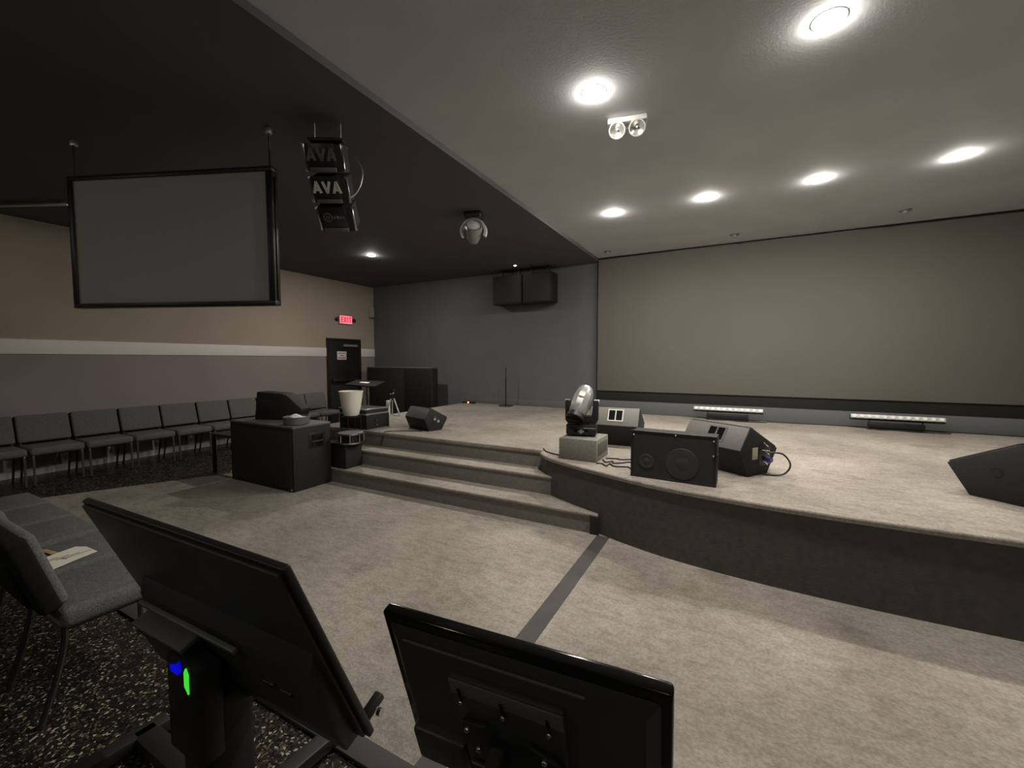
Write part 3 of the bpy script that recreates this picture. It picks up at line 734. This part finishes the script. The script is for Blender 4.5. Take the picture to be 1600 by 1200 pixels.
# flat music desk
md = thing('music_desk', 'flat black desk top on silver legs with white papers, before the door', 'stand', (-6.22, 5.72, 0), R(20))
MB().box((0, 0, 1.10), (.60, .46, .025), (R(8), R(3), 0), .006).build('desk_top', black_cab, md)
for s in (-1, 1): MB().tube(bez([(s * .05, .0, 1.08), (s * .06, -.01, .9), (s * .04, .03, .7), (s * .04, .02, .45), (s * .05, .0, .05)], 6), .016, 8).build('leg', alu, md)
for s in (-1, 1): MB().b2((s * .05 - .02, -.22, 0), (s * .05 + .02, .22, .035), .006).build('foot', dmetal, md)
pp = MB().box((0, 0, 0), (.17, .09, .012), (0, 0, 0), .002).build('paper_stack', paper); pp.location = (-6.19, 5.67, 1.116); pp.rotation_euler = (R(8), R(3), R(18)); tag(pp, 'small white paper pad lying on the flat black desk', 'paper')
# tall black cabinet
bc = thing('black_cabinet', 'tall wide black cabinet in the corner left of the stage', 'cabinet', (-6.9, 7.6, 0))
MB().b2((-.985, -.29, 0), (.985, -.06, 1.36), .02, 3).build('cabinet_body', black_cab, bc)
MB().b2((-.98, -.305, .05), (.20, -.288, 1.33), .006).build('door', black_cab, bc)
MB().b2((.21, -.305, .05), (.975, -.288, 1.33), .006).build('door', black_paint, bc)
MB().b2((-.99, -.295, 1.355), (.97, -.06, 1.38), .006).build('top_board', grey_cab, bc)

# ------------------------------------------------------------------ chairs
def make_chair():
    o = thing('banquet_chair', 'x', 'chair')
    MB().box((0, .03, .43), (.488, .46, .095), None, .035, 4).build('seat', fabric, o)
    Mb = Matrix.Translation((0, -.205, .495)) @ Euler((R(16), 0, 0)).to_matrix().to_4x4()
    b = MB(Mb).box((0, .022, .175), (.482, .05, .35), None, .022, 4).build('backrest', fabric, o)
    MB(Mb).box((0, -.012, .172), (.494, .075, .356), None, .02, 3).build('back_shell', blackfab, b)
    MB(Mb).box((0, -.055, .14), (.36, .014, .22), None, .006).build('book_pocket', blackfab, b)
    for s in (-1, 1):
        x_ = s * .215
        MB().tube(bez([(x_, .22, .39), (x_, .235, .36), (x_, .235, .20), (x_, .235, 0)], 4), .012, 8).build('leg', legm, o)
        MB().tube(bez([(x_, -.30, .78), (x_, -.21, .52), (x_, -.18, .38), (x_, -.21, .2), (x_, -.27, 0)], 5), .012, 8).build('leg', dmetal, o)
        MB().tube([(x_, .22, .385), (x_, -.18, .385)], .011, 8).build('side_rail', dmetal, o)
        MB().cyl((x_, .235, 0), (x_, .235, .02), .016, n=10).build('foot_cap', cable_m, o)
    MB().tube([(-.215, .2, .385), (.215, .2, .385)], .010, 8).build('seat_rail', dmetal, o)
    MB().tube([(-.215, -.18, .385), (.215, -.18, .385)], .010, 8).build('seat_rail', dmetal, o)
    return o
ch = make_chair(); first = [True]
def chair(x, y, rz, label, group):
    if first[0]: o = ch; first[0] = False
    else: o = copy_tree(ch)
    o.location = (x, y, 0); o.rotation_euler = (0, 0, rz); o['label'] = label; o['group'] = group
    return o
ords = ['first', 'second', 'third', 'fourth', 'fifth', 'sixth', 'seventh', 'eighth', 'ninth', 'tenth']
wy = [1.41 + .503 * k for k in range(10)]
for k, y in enumerate(wy):
    lab = 'grey padded chair against the tan wall, %s from the left edge' % ords[k]
    if k == 9: lab = 'grey padded chair against the tan wall, last of the row beside the dark door'
    chair(-7.72 + random.uniform(-.006, .006), y, R(-90 + random.uniform(-.5, .5)), lab, 'chairs along the tan wall')
fx = [(-2.75, .815, 'grey padded chair nearest the viewer, beside the large tilted monitor'), (-3.26, .835, 'grey padded front-row chair holding most of the paper hand fan'),
      (-3.80, .84, 'grey padded front-row chair next beyond the one with the hand fan'), (-4.31, .85, 'grey padded front-row chair, third beyond the nearest one'), (-4.83, .86, 'grey padded front-row chair cut off at the left edge')]
for x, y, lab in fx: chair(x, y, R(random.uniform(-.6, .6)), lab, 'front row chairs')

# paper hand fan on a seat
fn = thing('hand_fan', 'cream paper hand fan with a wooden stick lying on a grey seat', 'hand fan', (-3.14, .80, .4795), R(0))
fp = [(-.115, -.105), (-.04, -.125), (.03, -.11), (.085, -.07), (.06, 0), (.02, .08), (-.005, .135), (-.06, .12), (-.135, .10), (-.16, .06), (-.14, 0), (-.12, -.05)]
fp = [(-.09, -.11), (.07, -.10), (.105, -.075), (.06, .03), (.03, .12), (-.10, .115), (-.155, .085), (-.13, 0)]
MB().prism([(x_, y_, .004) for x_, y_ in fp], (0, 0, .003)).build('fan_blade', paper, fn, smooth=False)
MB().box((-.18, -.005, .003), (.17, .028, .005), (0, 0, R(8)), .002).build('stick', wood, fn)
m = MB()
for k in range(4): m.box((-.03 + k * .012 - .02, -.06 + k * .04, .0073), (.10, .006, .0006), (0, 0, R(100)))
m.box((-.005, .0, .0073), (.03, .010, .0007), (0, 0, R(30)))
m.build('print', ink, fn, smooth=False)

# ------------------------------------------------------------------ monitors on stands in the foreground
def tv_matrix(TL, yaw, tilt): return Matrix.Translation(TL) @ Euler((0, 0, yaw)).to_matrix().to_4x4() @ Euler((tilt, 0, 0)).to_matrix().to_4x4()
# large one.  local x width, z up the panel, y out of the screen; origin at the top left corner
M1 = tv_matrix((-2.034, .579, 1.056), R(1.4), R(22.2))
W1, H1 = 1.10, .69
t1 = thing('large_monitor_stand', 'large black tilted monitor on a stand, seen from behind at lower left', 'monitor', (-1.50, .72, 0))
I = Matrix.Translation((1.50, -.72, 0))
def P1(): return MB(I @ M1)
P1().b2((0, -.012, -H1), (W1, .010, 0), .005, 3).build('panel', black_pl, t1)
P1().b2((.012, .012, -H1 + .012), (W1 - .012, .014, -.012)).build('screen_glass', gloss_black, t1, smooth=False)
P1().prism([(.012, -.011, -.012), (W1 - .012, -.011, -.012), (W1 - .012, -.011, -H1 + .01), (.012, -.011, -H1 + .01)], (0, -.012, 0), .005).build('back_cover', tv_back, t1)
bh = MB(I @ M1)
pr = [(-.02, -.30), (-.055, -.36), (-.075, -.60), (-.065, -.685), (-.012, -.69)]
bh.prism([(.14, y_, z_) for y_, z_ in pr], (W1 - .18, 0, 0), .006).build('back_housing', tv_back, t1)
P1().b2((.17, -.080, -.386), (.74, -.064, -.370), .003).build('mount_rail', mat('rail_metal', (.16, .16, .155), .45, .3), t1)
for xx in (.80, .88): P1().b2((xx, -.072, -.50), (xx + .05, -.064, -.48), .002).build('socket', dmetal, t1)
P1().b2((.19, -.128, -.425), (.51, -.062, -.408), .003).build('mount_shelf', mat('shelf_metal', (.11, .11, .106), .5, .2), t1)
P1().b2((.20, -.122, -.60), (.50, -.062, -.424), .008).build('mount_head', black_pl, t1)
MB(I).b2((-1.62, .66, .05), (-1.43, .80, .46), .02).build('column', black_paint, t1)
MB(I).b2((-1.615, .625, .28), (-1.42, .70, .60), .012).build('media_box', black_paint, t1)
# glowing lamps on the column
g_ = MB(I).prism([(-1.480, .621, .594), (-1.466, .621, .575), (-1.468, .621, .55), (-1.468, .621, .513), (-1.490, .621, .532), (-1.490, .621, .578)], (0, .004, 0)).build('green_lamp', green_led, t1, smooth=False)
MB(I).prism([(-1.575, .620, .575), (-1.54, .620, .585), (-1.515, .620, .605), (-1.508, .620, .575), (-1.525, .620, .555), (-1.57, .620, .556)], (0, .004, 0)).build('blue_lamp', blue_led, t1)
for a, b in (((-2.10, .22, .04), (-2.06, .80, .04)), ((-1.44, .45, .04), (-1.39, 1.10, .04))):
    d = Vector(b) - Vector(a); c = (Vector(a) + Vector(b)) / 2
    MB(I).box(c, (d.length, .07, .05), (0, 0, math.atan2(d.y, d.x)), .01).build('base_leg', black_paint, t1)
    for e in (a, b): MB(I).cyl((e[0], e[1], .0), (e[0], e[1], .03), .025, n=14).build('foot', cable_m, t1)
MB(I).b2((-2.08, .68, .015), (-1.41, .76, .065), .01).build('cross_bar', black_paint, t1)
MB(I).cyl((-1.52, .73, .02), (-1.52, .73, .12), .08, n=20).build('hub', black_paint, t1)
P1().b2((W1 - .045, .005, -H1 + .03), (W1 - .012, .085, -H1 + .055), .007).build('tilt_lever', black_pl, t1)
P1().cyl((W1 - .015, .05, -H1 + .018), (W1 - .002, .05, -H1 + .018), .012, n=12).build('lever_bolt', chrome, t1)

# smaller one, lower centre
M2 = tv_matrix((-.786, .778, .915), R(4.8), R(17.4))
W2, H2 = .70, .54
t2 = thing('small_monitor_stand', 'smaller black monitor on a stand, seen from behind at the bottom centre', 'monitor', (-.46, .86, 0))
I2 = Matrix.Translation((.46, -.86, 0))
def P2(): return MB(I2 @ M2)
P2().b2((0, -.022, -H2), (W2, .012, 0), .010, 4).build('bezel', gloss_black, t2)
P2().b2((.015, .012, -H2 + .015), (W2 - .015, .0135, -.015)).build('screen_glass', gloss_black, t2, smooth=False)
bm2 = P2()
o1 = [(.018, -.02, -.022), (W2 - .018, -.02, -.022), (W2 - .018, -.02, -H2 + .02), (.018, -.02, -H2 + .02)]
o2 = [(.055, -.045, -.058), (W2 - .055, -.045, -.058), (W2 - .055, -.05, -H2 + .05), (.055, -.05, -H2 + .05)]
va = [bm2.bm.verts.new(bm2.M @ Vector(p)) for p in o1]; vb = [bm2.bm.verts.new(bm2.M @ Vector(p)) for p in o2]
for i in range(4): bm2.bm.faces.new((va[i], va[(i + 1) % 4], vb[(i + 1) % 4], vb[i]))
bm2.bm.faces.new(vb); bm2.bm.faces.new(va[::-1])
bmesh.ops.bevel(bm2.bm, geom=list(bm2.bm.edges), offset=.006, segments=2, affect='EDGES')
bk = bm2.build('back_cover', tv_back, t2)
P2().box((W2 * .43, -.043, -.050), (.46, .006, .006), None, .002).build('ridge', mat('ridge_plastic', (.12, .12, .115), .4), bk)
vp = P2().b2((.205, -.062, -.275), (.485, -.045, -.095), .006).build('mount_panel', tv_back, t2)
P2().b2((.205, -.066, -.145), (.485, -.061, -.098), .004).build('panel_band', mat('ridge_plastic', (.12, .12, .115), .4), vp)
for xx in (.225, .335, .445):
    P2().b2((xx, -.070, -.160), (xx + .009, -.0655, -.122), .002).build('slot', gloss_black, vp)
    P2().ball((xx + .005, -.069, -.165), .006, n=10).build('screw', chrome, vp)
mp = P2().prism([(.225, -.062, -.225), (.29, -.062, -.215), (.32, -.062, -.235), (.40, -.062, -.225), (.475, -.062, -.26), (.49, -.062, -.40), (.225, -.062, -.40)], (0, -.014, 0), .003).build('bracket_plate', black_pl, t2)
for x_, z_ in ((.24, -.240), (.262, -.300), (.435, -.250), (.455, -.33)): P2().ball((x_, -.079, z_), .0075, n=12).build('bolt', chrome, mp)
P2().cyl((.31, -.06, -.30), (.31, -.15, -.32), .030, n=20).build('tilt_joint', black_pl, t2)
P2().ball((.31, -.152, -.315), .028, n=16).build('joint_cap', dmetal, t2)
P2().cyl((.265, -.11, -.295), (.355, -.11, -.295), .012, n=12).build('tilt_bolt', dmetal, t2)
J = (M2 @ Vector((.31, -.13, -.33)))
MB(I2).cyl((J.x, J.y, .05), (J.x, J.y, J.z), .022, n=20).build('pole', black_pl, t2)
MB(I2).lathe([(0, .0), (.20, .0), (.20, .012), (.05, .03), (.03, .07), (0, .07)], (J.x, J.y, .0), 36).build('round_base', black_pl, t2)
P2().b2((.05, -.075, -H2 + .08), (.21, -.03, -H2 + .20), .012, 3).build('connector_bulge', tv_back, t2)
